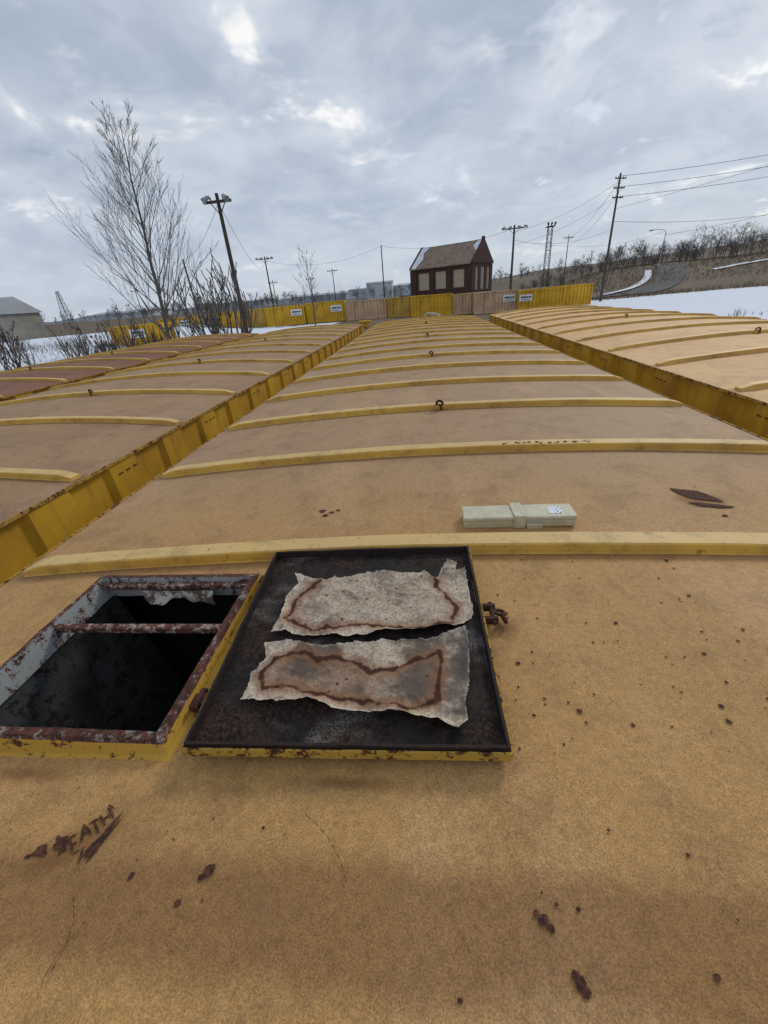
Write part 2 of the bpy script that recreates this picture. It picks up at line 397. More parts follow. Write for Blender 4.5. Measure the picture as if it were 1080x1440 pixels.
# ------------------------------------------------------------------ open lid
LX0,LX1,LY0,LY1=-.422,.120,.373,.915
lid=empty('hatch_lid')
piv=Vector((LX0,LY0,Z0)); lid.matrix_world=Matrix.Translation(piv)@Matrix.Rotation(math.radians(1.2),4,'Z')@Matrix.Translation(-piv)
g=G('lid_black'); n=g.noise(30,4,.85)
cc=g.mix(g.ramp(n,.42,.6),(.009,.008,.008),(.026,.020,.017))
cc=g.mix(g.math('MULTIPLY',g.ramp(g.noise(150,4,.85),.49,.57,0,.85),g.ramp(g.noise(5,3,.6),.42,.60,.15,1)),cc,(.085,.040,.028))
cc=g.mix(g.math('MULTIPLY',g.ramp(g.noise(4,3,.7,stretch=(1,1.6,1)),.54,.70,0,.7),g.ramp(g.noise(260,2,.8),.42,.55)),cc,(.20,.18,.16))
g.bump(n,.5,.003); M_lidin=g.fin(cc,g.ramp(g.noise(5,3),.4,.6,.55,.9),spec=.15)
M_lidrim=rustpaint('lid_rim',(.016,.013,.012),.54,90); M_lidY=rustpaint('lid_yellow',(.46,.28,.045),.54,40)
ZB=.094
def lz(x,y): return Z0+ZB+.022*(y-LY0)/(LY1-LY0)
def slab(mb,xa,xb,ya,yb,za,zb,m,N=12,jit=0):
    vs=[]
    for k in range(N+1):
        t=k/N; dz=jit*noise.noise(Vector((xa*30+t*8,ya*30,2))); dw=jit*.7*noise.noise(Vector((xa*30+t*9,ya*30,9)))
        if xb-xa>yb-ya:
            x=xa+(xb-xa)*t; vs+=[(x,ya+dw,lz(x,ya)+za),(x,yb+dw,lz(x,yb)+za),(x,yb+dw,lz(x,yb)+zb+dz),(x,ya+dw,lz(x,ya)+zb+dz)]
        else:
            y=ya+(yb-ya)*t; vs+=[(xb+dw,y,lz(xb,y)+za),(xa+dw,y,lz(xa,y)+za),(xa+dw,y,lz(xa,y)+zb+dz),(xb+dw,y,lz(xb,y)+zb+dz)]
    fs=[]
    for k in range(N):
        for j in range(4): fs.append((k*4+j,(k+1)*4+j,(k+1)*4+(j+1)%4,k*4+(j+1)%4))
    fs+=[(0,1,2,3)[::-1],(N*4,N*4+1,N*4+2,N*4+3)]
    mb.add(vs,fs,m)
mb=MB(); slab(mb,LX0+.006,LX1-.006,LY0+.006,LY1-.006,-.004,0,0,1); mb.obj('lid_plate',[M_lidin],lid)
mb=MB()
for (a,b_,c_,d) in((LX0,LX0+.005,LY0,LY1),(LX1-.005,LX1,LY0,LY1),(LX0+.0052,LX1-.0052,LY0,LY0+.005),(LX0+.0052,LX1-.0052,LY1-.005,LY1)):
    slab(mb,a,b_,c_,d,-.006,.018,0,30,.0025)
mb.obj('lid_rim',[M_lidrim],lid)
mb=MB()
slab(mb,LX0-.003,LX1+.003,LY0-.0055,LY0-.002,-.008,.011,0,30,.0015)
slab(mb,LX0-.0055,LX0-.002,LY0,LY1,-.008,.010,0,1)
slab(mb,LX1+.002,LX1+.0055,LY0,LY1,-.008,.006,0,1)
mb.obj('lid_skirt',[M_lidY],lid)
mb=MB()
lx=LX1+.006; ly=.70
mb.box((lx,ly-.03,Z0+.082),(lx+.032,ly-.02,Z0+.100)); mb.box((lx,ly+.012,Z0+.082),(lx+.032,ly+.022,Z0+.100))
mb.tube((lx+.022,ly-.038,Z0+.092),(lx+.022,ly+.030,Z0+.092),.006,.006,10)
mb.torus((lx+.040,ly,Z0+.090),(.2,.3,1),.012,.0045,14,6); mb.torus((lx+.046,ly-.016,Z0+.088),(1,.3,.4),.010,.0045,14,6)
mb.obj('lid_latch',[M_rust],lid,bevel=.002)
mb=MB()
for (x,y) in((LX1-.05,LY0+.06),(LX1-.05,LY1-.06),(LX0+.08,LY0+.06),(LX0+.08,LY1-.06)):
    mb.tube((x,y,arch(x,XC)-.002),(x,y,lz(x,y)-.004),.014,.014,10)
mb.obj('lid_stubs',[M_rust],lid)

def densify(poly,closed=True,amp=.006,step=.02,seed=0):
    rr=random.Random(seed); out=[]; n=len(poly)
    for i in range(n if closed else n-1):
        a=np.array(poly[i]);b=np.array(poly[(i+1)%n]); k=max(1,int(np.linalg.norm(b-a)/step))
        for q in range(k):
            p=a+(b-a)*q/k; out.append((p[0]+rr.uniform(-amp,amp),p[1]+rr.uniform(-amp,amp)))
    if not closed: out.append(poly[-1])
    return np.array(out)
def pip(P,poly):
    x=P[:,0];y=P[:,1];c=np.zeros(len(P),bool);n=len(poly);j=n-1
    for i in range(n):
        xi,yi=poly[i];xj,yj=poly[j]
        m=((yi>y)!=(yj>y))&(x<(xj-xi)*(y-yi)/(yj-yi+1e-12)+xi); c^=m; j=i
    return c
def segd(P,poly,closed):
    d=np.full(len(P),9.); n=len(poly)
    for i in range(n if closed else n-1):
        a=poly[i];b=poly[(i+1)%n];ab=b-a;t=np.clip(((P-a)@ab)/(ab@ab+1e-12),0,1); q=a+t[:,None]*ab
        d=np.minimum(d,np.hypot(*(P-q).T))
    return d
def paper(name,outline,rline,rclosed,seed,mat):
    N=250; ol=densify(outline,True,.004,.022,seed); rl=densify(rline,rclosed,.007,.03,seed+1)
    us=np.array([(i/N,j/N) for j in range(N+1) for i in range(N+1)])
    ins=pip(us,ol); edge=segd(us,ol,True); rd=segd(us,rl,rclosed); inside=pip(us,rl).astype(float)
    idx=-np.ones(len(us),int); verts=[];faces=[]
    ed=[];rr=[];ii=[]
    for k in np.nonzero(ins)[0]:
        u,v=us[k]; idx[k]=len(verts)
        x=LX0+.008+u*(LX1-LX0-.016); y=LY0+.008+v*(LY1-LY0-.016)
        e=edge[k]; curl=.020*max(0,1-e/.06)**2*(.35+1.5*noise.noise(Vector((u*5,v*5,seed+.5))))
        def ridge(fu,fv,o): 
            r_=1-abs(noise.noise(Vector((u*fu,v*fv,seed+o))))*2.2; return max(r_,0)**3
        wv=.0055*noise.noise(Vector((u*6,v*9,seed)))+.0020*noise.noise(Vector((u*24,v*24,seed)))+.0055*ridge(5,7,2.)+.0030*ridge(12,14,4.)
        z=lz(x,y)+.006+wv+max(curl,0)
        verts.append((x,y,z)); ed.append(e); rr.append(rd[k]); ii.append(inside[k])
    for j in range(N):
        for i in range(N):
            q=[idx[j*(N+1)+i],idx[j*(N+1)+i+1],idx[(j+1)*(N+1)+i+1],idx[(j+1)*(N+1)+i]]
            if min(q)>=0: faces.append(q)
    me=bpy.data.meshes.new(name); me.from_pydata(verts,[],faces); me.materials.append(mat)
    for nm,arr in(('edge_d',ed),('rust_d',rr),('rust_in',ii)):
        at=me.attributes.new(nm,'FLOAT','POINT'); at.data.foreach_set('value',arr)
    me.polygons.foreach_set('use_smooth',[True]*len(faces)); me.update()
    o=bpy.data.objects.new(name,me); link(o,lid)
def liner_mat(name,cin1,cin2,ins):
    g=G(name)
    base=g.mix(g.ramp(g.noise(14,4,.7),.35,.65),(.60,.50,.38),(.38,.29,.21))
    inn=g.mix(g.ramp(g.noise(20,4,.7),.35,.65),cin1,cin2)
    base=g.mix(g.math('MULTIPLY',g.attr('rust_in'),g.ramp(g.noise(5,3),.3,.62,.4,ins)),base,inn)
    base=g.mix(g.ramp(g.noise(170,4,.85),.47,.58,0,.6),base,(.13,.08,.055))
    base=g.mix(g.ramp(g.noise(7,4,.7),.46,.64,0,.78),base,(.085,.065,.055))
    rdn=g.math('ADD',g.attr('rust_d'),g.math('MULTIPLY',g.math('SUBTRACT',g.noise(30,4,.75),.5),.045))
    base=g.mix(g.ramp(rdn,.045,.004,0,.7),base,(.25,.11,.05))
    base=g.mix(g.ramp(rdn,.013,.003,0,.95),base,(.050,.018,.011))
    base=g.mix(g.math('MULTIPLY',speck(g,60,.28,.45),g.math('ADD',g.math('MULTIPLY',g.attr('rust_in'),.7),.25)),base,(.10,.032,.017))
    edn=g.math('ADD',g.attr('edge_d'),g.math('MULTIPLY',g.math('SUBTRACT',g.noise(40,3,.7),.5),.03))
    base=g.mix(g.ramp(edn,.010,.0,0,.5),base,(.60,.54,.46))
    return g.fin(base,.9,spec=.2)
paper('liner_sheet_back',[(.132,.842),(.3,.80),(.5,.83),(.68,.82),(.78,.85),(.84,.79),(.90,.94),(.945,.90),(.94,.85),(.985,.86),(.98,.70),(.985,.545),(.90,.475),(.78,.45),(.65,.445),(.52,.435),(.385,.44),(.25,.445),(.12,.456),(.15,.52),(.13,.655),(.17,.76)],
      [(.286,.82),(.19,.655),(.17,.53),(.30,.475),(.42,.49),(.53,.505),(.64,.47),(.76,.475),(.886,.515),(.92,.6),(.847,.70),(.82,.83)],False,3,liner_mat('stained_liner_pale',(.54,.44,.33),(.38,.28,.20),.6))
paper('liner_sheet_front',[(.113,.40),(.2,.41),(.37,.385),(.5,.40),(.65,.416),(.80,.43),(.94,.465),(.937,.345),(.93,.25),(.907,.154),(.90,.08),(.865,.03),(.80,.07),(.748,.07),(.65,.10),(.556,.097),(.45,.105),(.36,.14),(.25,.13),(.10,.154),(.11,.21),(.10,.27),(.14,.33)],
      [(.18,.313),(.29,.36),(.36,.32),(.43,.345),(.573,.265),(.70,.30),(.83,.36),(.82,.24),(.81,.143),(.70,.125),(.605,.138),(.48,.15),(.355,.175),(.26,.21),(.177,.20),(.15,.26)],True,8,liner_mat('stained_liner_brown',(.33,.225,.15),(.20,.125,.08),.95))

# ------------------------------------------------------------------ plastic junction box
jb=empty('junction_box')
M_pl=simple('beige_plastic',(.56,.52,.37),(.47,.43,.30),30,.55,spec=.35,bumpd=.0008)
mb=MB(); zb=arch(.3,XC)
mb.box((.118,1.125,zb),(.462,1.205,zb+.026)); 
mb.box((.115,1.122,zb+.0262),(.465,1.208,zb+.040))
mb.obj('case',[M_pl],jb,bevel=.004)
mb=MB(); mb.box((.272,1.118,zb+.002),(.308,1.212,zb+.046)); mb.box((.312,1.112,zb+.0),(.36,1.121,zb+.018)); mb.obj('strap',[M_pl],jb,bevel=.002)
g=G('label_paper'); M_label=g.fin(g.mix(g.ramp(g.noise(140,3),.54,.58),(.72,.72,.76),(.12,.12,.25)),.6)
mb=MB(); mb.box((.385,1.14,zb+.0402),(.428,1.185,zb+.0412)); mb.obj('label',[M_label],jb)

# ------------------------------------------------------------------ rust marks on the roof (flaked paint)
g=G('flaked_rust'); d=g.attr('d')
nn=g.math('ADD',d,g.math('MULTIPLY',g.math('SUBTRACT',g.noise(190,3,.8),.5),1.9))
g.l(g.ramp(nn,.42,.60),g.p.inputs['Alpha'])
M_mark=g.fin(g.mix(g.ramp(g.noise(150,2,.7),.42,.6),(.040,.020,.015),(.11,.045,.025)),.85,spec=.2)
g=G('rust_bleed'); d=g.attr('d')
nn=g.math('ADD',d,g.math('MULTIPLY',g.math('SUBTRACT',g.noise(18,4,.75),.5),.9))
g.l(g.ramp(nn,.15,1.,0,.42),g.p.inputs['Alpha']); M_bleed=g.fin((.25,.105,.032),.85)
marks=empty('rust_marks')
class DM:
    def __init__(s,z): s.v=[];s.f=[];s.d=[];s.z=z
    def add(s,cx,cy,a,b,ang,gain=1.,n=8):
        base=len(s.v); ca,sa=math.cos(ang),math.sin(ang); s.z+=.000004
        for j in range(n+1):
            for i in range(n+1):
                u=-1+2*i/n;v=-1+2*j/n; x=cx+u*a*ca-v*b*sa; y=cy+u*a*sa+v*b*ca
                s.v.append((x,y,rz(x,y,XC)+s.z)); s.d.append(max(0,1-(u*u+v*v)**.5)*gain-.25)
        for j in range(n):
            for i in range(n): s.f.append((base+j*(n+1)+i,base+j*(n+1)+i+1,base+(j+1)*(n+1)+i+1,base+(j+1)*(n+1)+i))
    def stroke(s,p,q,wd,gain=2.):
        dx,dy=q[0]-p[0],q[1]-p[1]; s.add((p[0]+q[0])/2,(p[1]+q[1])/2,math.hypot(dx,dy)*.62,wd,math.atan2(dy,dx),gain,6)
    def obj(s,name,mat):
        me=bpy.data.meshes.new(name); me.from_pydata(s.v,[],s.f); me.materials.append(mat)
        at=me.attributes.new('d','FLOAT','POINT'); at.data.foreach_set('value',s.d); me.update(); link(bpy.data.objects.new(name,me),marks)
A=DM(.0020); B=DM(.0010)
def T(a,b): return (-.553+.00108*((a-110)+.636*(b-1170)), .257-.00094*(b-1170))
for (a,b,c_,d_,w_) in ((100,1172,108,1192,2.4),(100,1172,111,1167,2.2),(104,1182,113,1177,2.2),(108,1192,118,1187,2.2),
    (119,1180,122,1152,2.4),(122,1152,136,1168,2.4),(119,1168,131,1161,2.2),(130,1151,147,1143,2.4),(138,1147,146,1164,2.4),
    (147,1138,156,1154,2.5),(160,1127,169,1143,2.5),(151,1146,165,1136,2.2),(170,1128,160,1123,2.),
    (124,1200,183,1134,3.6),(128,1198,176,1140,4.5),(130,1202,170,1150,4),(122,1196,150,1168,4),(140,1185,185,1131,2.4),(127,1203,184,1140,2),(118,1204,124,1182,2.2),
    (38,1201,66,1180,3),(96,1176,86,1196,3.5),(80,1170,97,1190,5),(52,1185,66,1196,6),(56,1198,64,1184,6),(33,1200,46,1196,2.5)):
    A.stroke(T(a,b),T(c_,d_),w_*.0010,3.6)
for (a,b,r) in ((88,1180,12),(57,1190,10),(90,1176,9)): A.add(*T(a,b),r*.00115,r*.0009,.5,2.8)
B.add(*T(100,1185),.14,.05,.5,1.4)
for (x,y,r,an) in ((-.318,.226,.009,.8),(-.325,.218,.005,0),(.125,.200,.007,.6),(.133,.193,.005,-.6),(.118,.206,.004,1),(.153,.151,.007,1.),(.156,.144,.006,0),(.149,.157,.005,0),(-.43,.215,.005,1.2),(-.345,.19,.005,0),
    (.33,.275,.003,0),(.30,.165,.004,0),(.02,.13,.003,0),(.145,.215,.003,0),(.17,.212,.003,0),(.13,.225,.002,0),
    (-.39,1.285,.014,0),(-.35,1.27,.010,.5),(-.37,1.25,.012,.2),(-.33,1.285,.008,0),(.62,.80,.005,0),(.55,.62,.005,0),(.60,.52,.004,0),(.95,1.2,.010,0)):
    A.add(x,y,r*1.5,r*1.2,an,2.)
for (x,y) in((-.318,.222),(.127,.196),(.153,.148),(-.36,1.27)): B.add(x,y,.022,.018,0,1.3)
for k in range(110):
    x=R.uniform(.13,.7) if k<70 else R.uniform(.1,1.2);y=.40+abs(R.gauss(0,.3)); 
    if y>.96: continue
    r=R.uniform(.0010,.0030)*(1 if R.random()<.88 else 1.6); A.add(x,y,r*1.7,r*1.4,R.uniform(0,3),2.6,n=4)
for k in range(30):
    x=R.uniform(-1.1,1.2);y=R.uniform(.08,.36) if R.random()<.5 else R.uniform(1.08,1.75); r=R.uniform(.001,.0028); A.add(x,y,r*1.7,r*1.4,R.uniform(0,3),2.6,n=4)
for k in range(60):
    x=-.640+R.gauss(0,.045);y=.118+R.gauss(0,.022); r=R.uniform(.0018,.005); A.add(x,y,r*2.6,r*.8,.8,2.6,n=4)
B.add(-.64,.12,.08,.05,.6,1.2)
for (p,q,c2) in (((-.50,.19),(-.47,.12),.01),((-.46,.17),(-.47,.10),-.01),((-.2,.30),(-.12,.22),.01),((.5,.3),(.44,.2),-.01)):
    pr=None
    for i in range(9):
        t=i/8; pt=(p[0]+(q[0]-p[0])*t+c2*math.sin(t*math.pi),p[1]+(q[1]-p[1])*t+c2*.4*math.sin(t*math.pi))
        if pr: A.stroke(pr,pt,.0007,2.2)
        pr=pt
for k in range(8): A.stroke((.885+.011*k,1.405-.003*k),(.925+.011*k,1.315-.003*k),.014,3.6)
for (a,b,c_,d_) in ((.885,1.288,.95,1.278),(.90,1.270,.985,1.260),(.93,1.285,.97,1.255),(.95,1.257,1.02,1.263),(.90,1.28,1.0,1.268)): A.stroke((a,b),(c_,d_),.009,3.4)
B.add(.94,1.32,.15,.11,0,1.4)
# grime blown out from under the lid and hatch
B.add(-.15,.345,.20,.02,0,1.2); B.add(-.72,.345,.22,.025,0,1.2); B.add(.17,.68,.05,.06,0,1.2)
A.obj('flakes',M_mark); B.obj('stains',M_bleed)
C=DM(.0365)
for k in range(16): C.add(.36+.026*k+R.uniform(-.012,.012),1.832+R.uniform(-.008,.014),R.uniform(.008,.02),R.uniform(.005,.012),0,2.4,n=4)
C.obj('rib_flakes',M_mark)

# ------------------------------------------------------------------ terrain
def sst(a,b,x):
    t=max(0,min(1,(x-a)/(b-a))); return t*t*(3-2*t)
def gh(x,y):
    h=.55*sst(45,60,y)*sst(8,-10,x)*1.0
    h+=5.0*sst(84,118,y+.2*(x-50))*sst(26,52,x)
    h+=5.0*sst(72,115,x)*sst(72,105,y)
    h+=1.2*sst(-22,-40,x)*sst(10,30,y)
    if abs(x)>14 or y>20: h+=.12*noise.noise(Vector((x*.12,y*.12,0)))+.05*noise.noise(Vector((x*.5,y*.5,3)))
    far=sst(170,400,math.hypot(x,y)); h+=far*(3+5*noise.noise(Vector((x*.006,y*.006,5))))*.6
    return h
def axis(lo,hi,c,n,s):
    ts=[i/(n-1) for i in range(n)]
    a=math.asinh((lo-c)/s); b=math.asinh((hi-c)/s)
    return [c+s*math.sinh(a+(b-a)*t) for t in ts]
gx=axis(-1800,1800,0,300,40); gy=axis(-500,2600,50,280,40)
vs=[];sn=[]
for y in gy:
    for x in gx:
        vs.append((x,y,gh(x,y)))
        s=.22
        s=max(s,1.25*sst(17,22,x)*sst(180,110,x)*sst(18,26,y)*sst(84,76,y))
        s=max(s,.80*sst(-9,-14,x)*sst(5,10,y)*sst(75,60,y))
        sn.append(s)
nx=len(gx); fs=[(j*nx+i,j*nx+i+1,(j+1)*nx+i+1,(j+1)*nx+i) for j in range(len(gy)-1) for i in range(nx-1)]
me=bpy.data.meshes.new('ground'); me.from_pydata(vs,[],fs); at=me.attributes.new('snow','FLOAT','POINT'); at.data.foreach_set('value',sn)
me.polygons.foreach_set('use_smooth',[True]*len(fs)); me.update()
g=G('ground_snow_dirt')
dirt=g.mix(g.ramp(g.noise(.25,4,.7),.35,.65),(.145,.105,.068),(.085,.062,.045))
dirt=g.mix(g.ramp(g.noise(3,3,.7),.4,.65),dirt,(.18,.135,.09))
sm=g.ramp(g.math('ADD',g.attr('snow'),g.math('MULTIPLY',g.math('SUBTRACT',g.noise(.35,4,.75),.5),1.5)),.5,.58)
me.materials.append(g.fin(g.mix(sm,dirt,(.70,.74,.80)),.85,spec=.15))
link(bpy.data.objects.new('ground',me))
M_asph=simple('asphalt',(.05,.05,.052),(.08,.078,.075),2,.85)
def ribbon(name,pts,w,mat,lift=.05,n=60):
    mb=MB(); P=[Vector((*p,0)) for p in pts]; q=[]
    for i in range(n+1):
        t=i/n*(len(P)-1); k=min(int(t),len(P)-2); fr=t-k
        p0=P[max(k-1,0)];p1=P[k];p2=P[k+1];p3=P[min(k+2,len(P)-1)]
        q.append(.5*((2*p1)+(-p0+p2)*fr+(2*p0-5*p1+4*p2-p3)*fr*fr+(-p0+3*p1-3*p2+p3)*fr**3))
    for i,p in enumerate(q):
        d=(q[min(i+1,n)]-q[max(i-1,0)]).normalized(); s=Vector((-d.y,d.x,0))
        for k in range(-3,4):
            a=p+s*(w/2*k/3); mb.v.append((a.x,a.y,gh(a.x,a.y)+lift+.02))
    for i in range(n):
        for k in range(6): mb.f.append((i*7+k,i*7+k+1,(i+1)*7+k+1,(i+1)*7+k)); mb.m.append(0)
    return mb.obj(name,[mat],smooth=True)
ribbon('road',[(18,87),(32,88),(44,92),(52,101),(56,112),(58,125)],5,M_asph,.12)
M_snow=simple('snow_bank_mat',(.70,.74,.80),(.55,.58,.62),2,.8)
ribbon('snow_bank',[(36,93.5),(42,96),(47,101),(50,107)],1.3,M_snow,.2)
ribbon('snow_bank',[(60,101),(70,103),(82,104)],1.0,M_snow,.15)

# ------------------------------------------------------------------ shipping containers row
def cmat(name,c):
    g=G(name); col=g.mix(g.ramp(g.noise(.6,3,.6),.35,.7),c,(c[0]*.8,c[1]*.75,c[2]*.8))
    col=g.mix(g.ramp(g.noise(1.2,4,.75,stretch=(1,1,.2)),.52,.7,0,.6),col,(.16,.08,.04)); return g.fin(col,.65,spec=.25)
M_cy=cmat('container_yellow',(.70,.42,.035)); M_ct=cmat('container_tan',(.64,.45,.28)); M_co=cmat('container_ochre',(.62,.41,.09))
M_sign=simple('sign_white',(.78,.78,.76),(.7,.7,.68),3,.5); M_ink=simple('sign_ink',(.05,.05,.05),(.09,.09,.08),9,.6)
def container(x,y,z,L_,rot,mat,H=2.6,sign=False):
    e=empty('shipping_container'); e.location=(x,y,z); e.rotation_euler=(0,0,rot)
    mb=MB(); W=2.44
    for yy,sg in((0,1),(W,-1)):
        n=int(L_/.50); b=len(mb.v); pr=[]
        for i in range(n):
            x0=i*L_/n; q=L_/n; pr+=[(x0,.0),(x0+q*.35,.0),(x0+q*.5,.12),(x0+q*.85,.12)]
        pr.append((L_,0))
        for (xx,d) in pr:
            mb.v+=[(xx,yy+sg*(d+.03),.16),(xx,yy+sg*(d+.03),H-.12)]
        for i in range(len(pr)-1):
            q=(b+2*i,b+2*i+2,b+2*i+3,b+2*i+1); mb.f.append(q if sg>0 else q[::-1]); mb.m.append(0)
        mb.box((0,yy-.02 if sg>0 else yy-.06,0),(L_,yy+.06 if sg>0 else yy+.02,.16)); mb.box((0,yy-.02 if sg>0 else yy-.06,H-.12),(L_,yy+.06 if sg>0 else yy+.02,H))
        for xx in(0,L_-.12): mb.box((xx,yy-.03 if sg>0 else yy-.07,.16),(xx+.12,yy+.07 if sg>0 else yy+.03,H-.12))
    mb.box((.02,.05,H-.06),(L_-.02,W-.05,H-.03)); mb.box((.02,.05,.12),(L_-.02,W-.05,.15))
    for xx in(.02,L_-.06): mb.box((xx,.06,.15),(xx+.04,W-.06,H-.07))
    for k in range(4):
        for xx in(0.0,L_+.0): mb.tube((xx,.4+k*.55,.2),(xx,.4+k*.55,H-.15),.025,.025,6)
    mb.obj('body',[mat],e)
    if sign:
        mb=MB(); sx=L_*sign; mb.box((sx-.85,-.045,H*.48),(sx+.85,-.022,H*.48+.85),0)
        for k,(a,b_) in enumerate(((-.65,.1),(.15,.35),(.42,.7))): mb.box((sx+a,-.052,H*.48+.40),(sx+b_,-.046,H*.48+.62),1)
        mb.box((sx-.65,-.052,H*.48+.15),(sx+.55,-.046,H*.48+.24),1); mb.obj('sign_panel',[M_sign,M_ink],e)
    return e
seq=[(-42.,67,.5,2.4,M_cy,.75),(-33.3,67,.55,2.55,M_cy,0),(-27.1,67.5,.55,2.65,M_co,0),(-23.8,66.4,.6,2.6,M_cy,.8),(-17.6,67.1,.6,2.75,M_cy,.78),
     (-11.4,66.8,.4,2.75,M_ct,0),(-5.6,67.6,.3,2.8,M_co,0),(-1.5,66.6,.25,2.8,M_cy,0),(4.7,67.4,.1,2.75,M_ct,0),(7.6,65.6,.05,2.75,M_ct,.8),(14.4,68,.0,2.75,M_ct,0),(13.6,64.5,0,2.6,M_cy,.15)]
for k,(x,y,z,H,m,sg) in enumerate(seq):
    container(x,y,z,6.06,math.radians(R.uniform(-2,2)),m,H,sign=sg)
container(18.5,67.6,.0,6.06,0.04,M_cy,2.75)
container(-34,45,.3,6.06,.1,M_cy,2.45,sign=.5)
M_shed=simple('shed_grey',(.20,.19,.17),(.27,.25,.22),.5,.8)

# ------------------------------------------------------------------ brick house
def house():
    e=empty('brick_house'); b=math.radians(30)
    F=Vector((8.8,80,-.1)); W=12.3; D=9.0
    ax=Vector((math.cos(b),-math.sin(b),0)); ay=Vector((math.sin(b),math.cos(b),0)); Lc=F-ax*W
    e.matrix_world=Matrix(((ax.x,ay.x,0,Lc.x),(ax.y,ay.y,0,Lc.y),(0,0,1,-.2),(0,0,0,1)))
    g=G('dark_brick'); br=g.n('ShaderNodeTexBrick'); br.inputs['Scale'].default_value=2.2; br.inputs['Mortar Size'].default_value=.012
    br.inputs['Color1'].default_value=(.085,.034,.026,1); br.inputs['Color2'].default_value=(.055,.026,.021,1); br.inputs['Mortar'].default_value=(.07,.05,.045,1)
    mp=g.n('ShaderNodeMapping'); mp.inputs['Rotation'].default_value=(math.pi/2,0,0); g.l(g.tc,mp.inputs[0]); g.l(mp.outputs[0],br.inputs['Vector'])
    M_b=g.fin(g.mix(g.ramp(g.noise(.6,3),.4,.7,0,.5),br.outputs[0],(.035,.022,.02)),.9)
    g=G('shingles'); n=g.noise(.9,4,.75); c=g.mix(g.ramp(n,.4,.6),(.25,.17,.12),(.14,.10,.078))
    c=g.mix(g.ramp(g.noise(3,3,.6,stretch=(6,.3,.3)),.45,.6,0,.6),c,(.33,.25,.19)); M_r=g.fin(c,.9)
    M_w=simple('boarded_window',(.46,.40,.30),(.38,.33,.25),2,.7); M_t=simple('stone_trim',(.10,.06,.05),(.14,.10,.08),3,.8)
    E=7.4;Rg=10.8
    mb=MB(); t=.3
    wins=[(1.6,3.9),(5.1,7.3),(8.6,10.8)]; zs=[(1.0,2.6),(4.0,6.7)]
    def wallx(y,s):
        xs=[0]+[v for w_ in wins for v in w_]+[W]
        for i in range(0,len(xs),2): mb.box((xs[i],y,0),(xs[i+1],y+t,E))
        for (a,b_) in wins:
            mb.box((a,y,0),(b_,y+t,zs[0][0])); mb.box((a,y,zs[0][1]),(b_,y+t,zs[1][0])); mb.box((a,y,zs[1][1]),(b_,y+t,E))
    wallx(0,1); wallx(D-t,-1)
    gw=[(1.3,2.6),(3.7,5.3),(6.4,7.7)]
    for x in(0,W-t):
        ys=[t]+[v for w_ in gw for v in w_]+[D-t]
        for i in range(0,len(ys),2): mb.box((x,ys[i],0),(x+t,ys[i+1],E))
        for (a,b_) in gw: mb.box((x,a,0),(x+t,b_,3.4)); mb.box((x,a,6.9),(x+t,b_,E))
        xo=x-.12 if x==0 else x; xi=x+t if x==0 else x+t+.12
        pts=[(-.15,E+.001),(D+.15,E+.001),(D+.15,E+.25),(D/2,Rg+.30),(-.15,E+.25)]
        vs=[(xo,p[0],p[1]) for p in pts]+[(xi,p[0],p[1]) for p in pts]
        mb.add(vs,[(0,1,2,3,4)[::-1],(5,6,7,8,9)]+[(i,(i+1)%5,5+(i+1)%5,5+i) for i in range(5)])
    mb.box((W-t,D/2-.3,Rg+.1),(W+.1,D/2+.3,Rg+.55))
    for (a,b_) in((0,1.3),(4.1,4.9),(7.5,8.3),(W-1.2,W)):
        mb.box((a,-.12,0),(b_ ,-.002,E-.1))
    mb.obj('walls',[M_b],e)
    mb=MB()
    for sgn in(0,1):
        y_e=-.35 if not sgn else D+.35
        vs=[(t,y_e,E-.1),(W-t,y_e,E-.1),(W-t,D/2,Rg),(t,D/2,Rg),(t,y_e,E+.05),(W-t,y_e,E+.05),(W-t,D/2,Rg+.15),(t,D/2,Rg+.15)]
        mb.add(vs,[(0,3,2,1),(4,5,6,7),(0,1,5,4),(1,2,6,5),(2,3,7,6),(3,0,4,7)])
    mb.obj('roof',[M_r],e)
    mb=MB()
    vs=[(t+.02,-.3,E+.12),(t+1.0,-.3,E+.12),(t+1.6,1.5,E+1.37+.17),(t+1.0,3.,E+2.4+.19),(t+1.8,D/2-.1,Rg+.2),(t+.02,D/2-.1,Rg+.2)]
    mb.add(vs,[(0,1,2,3,4,5)]); mb.add([(W-t-1.1,D/2-1.2,9.9+.2),(W-t-.02,D/2-2.4,9.05+.2),(W-t-.02,D/2-.1,Rg+.2),(W-t-.5,D/2-.1,Rg+.2)],[(0,1,2,3)])
    mb.obj('roof_snow',[M_snow],e)
    mb=MB()
    for (a,b_) in wins:
        for (c_,d) in zs:
            for y in(.14,D-.2):
                mb.box((a+.002,y,c_+.002),(b_-.002,y+.05,d-.002),0)
                mb.box((a+.1,y-.04,c_+.05),(a+.16,y-.001,d-.05),1)
                mb.box(((a+b_)/2-.04,y-.04,c_+.05),((a+b_)/2+.04,y-.001,d-.05),1) if c_<2 else None
            mb.box((a-.08,-.10,c_-.16),(b_+.08,-.003,c_-.0),1)
    for (a,b_) in gw:
        for x in(.12,W-.2): mb.box((x,a+.002,3.402),(x+.05,b_-.002,6.898),0); mb.box((x-.03,(a+b_)/2-.04,3.41),(x+.08,(a+b_)/2+.04,6.89),1)
        mb.box((W+.002,a-.1,3.2),(W+.1,b_+.1,3.39),1)
    mb.obj('windows',[M_w,M_t],e)
house()

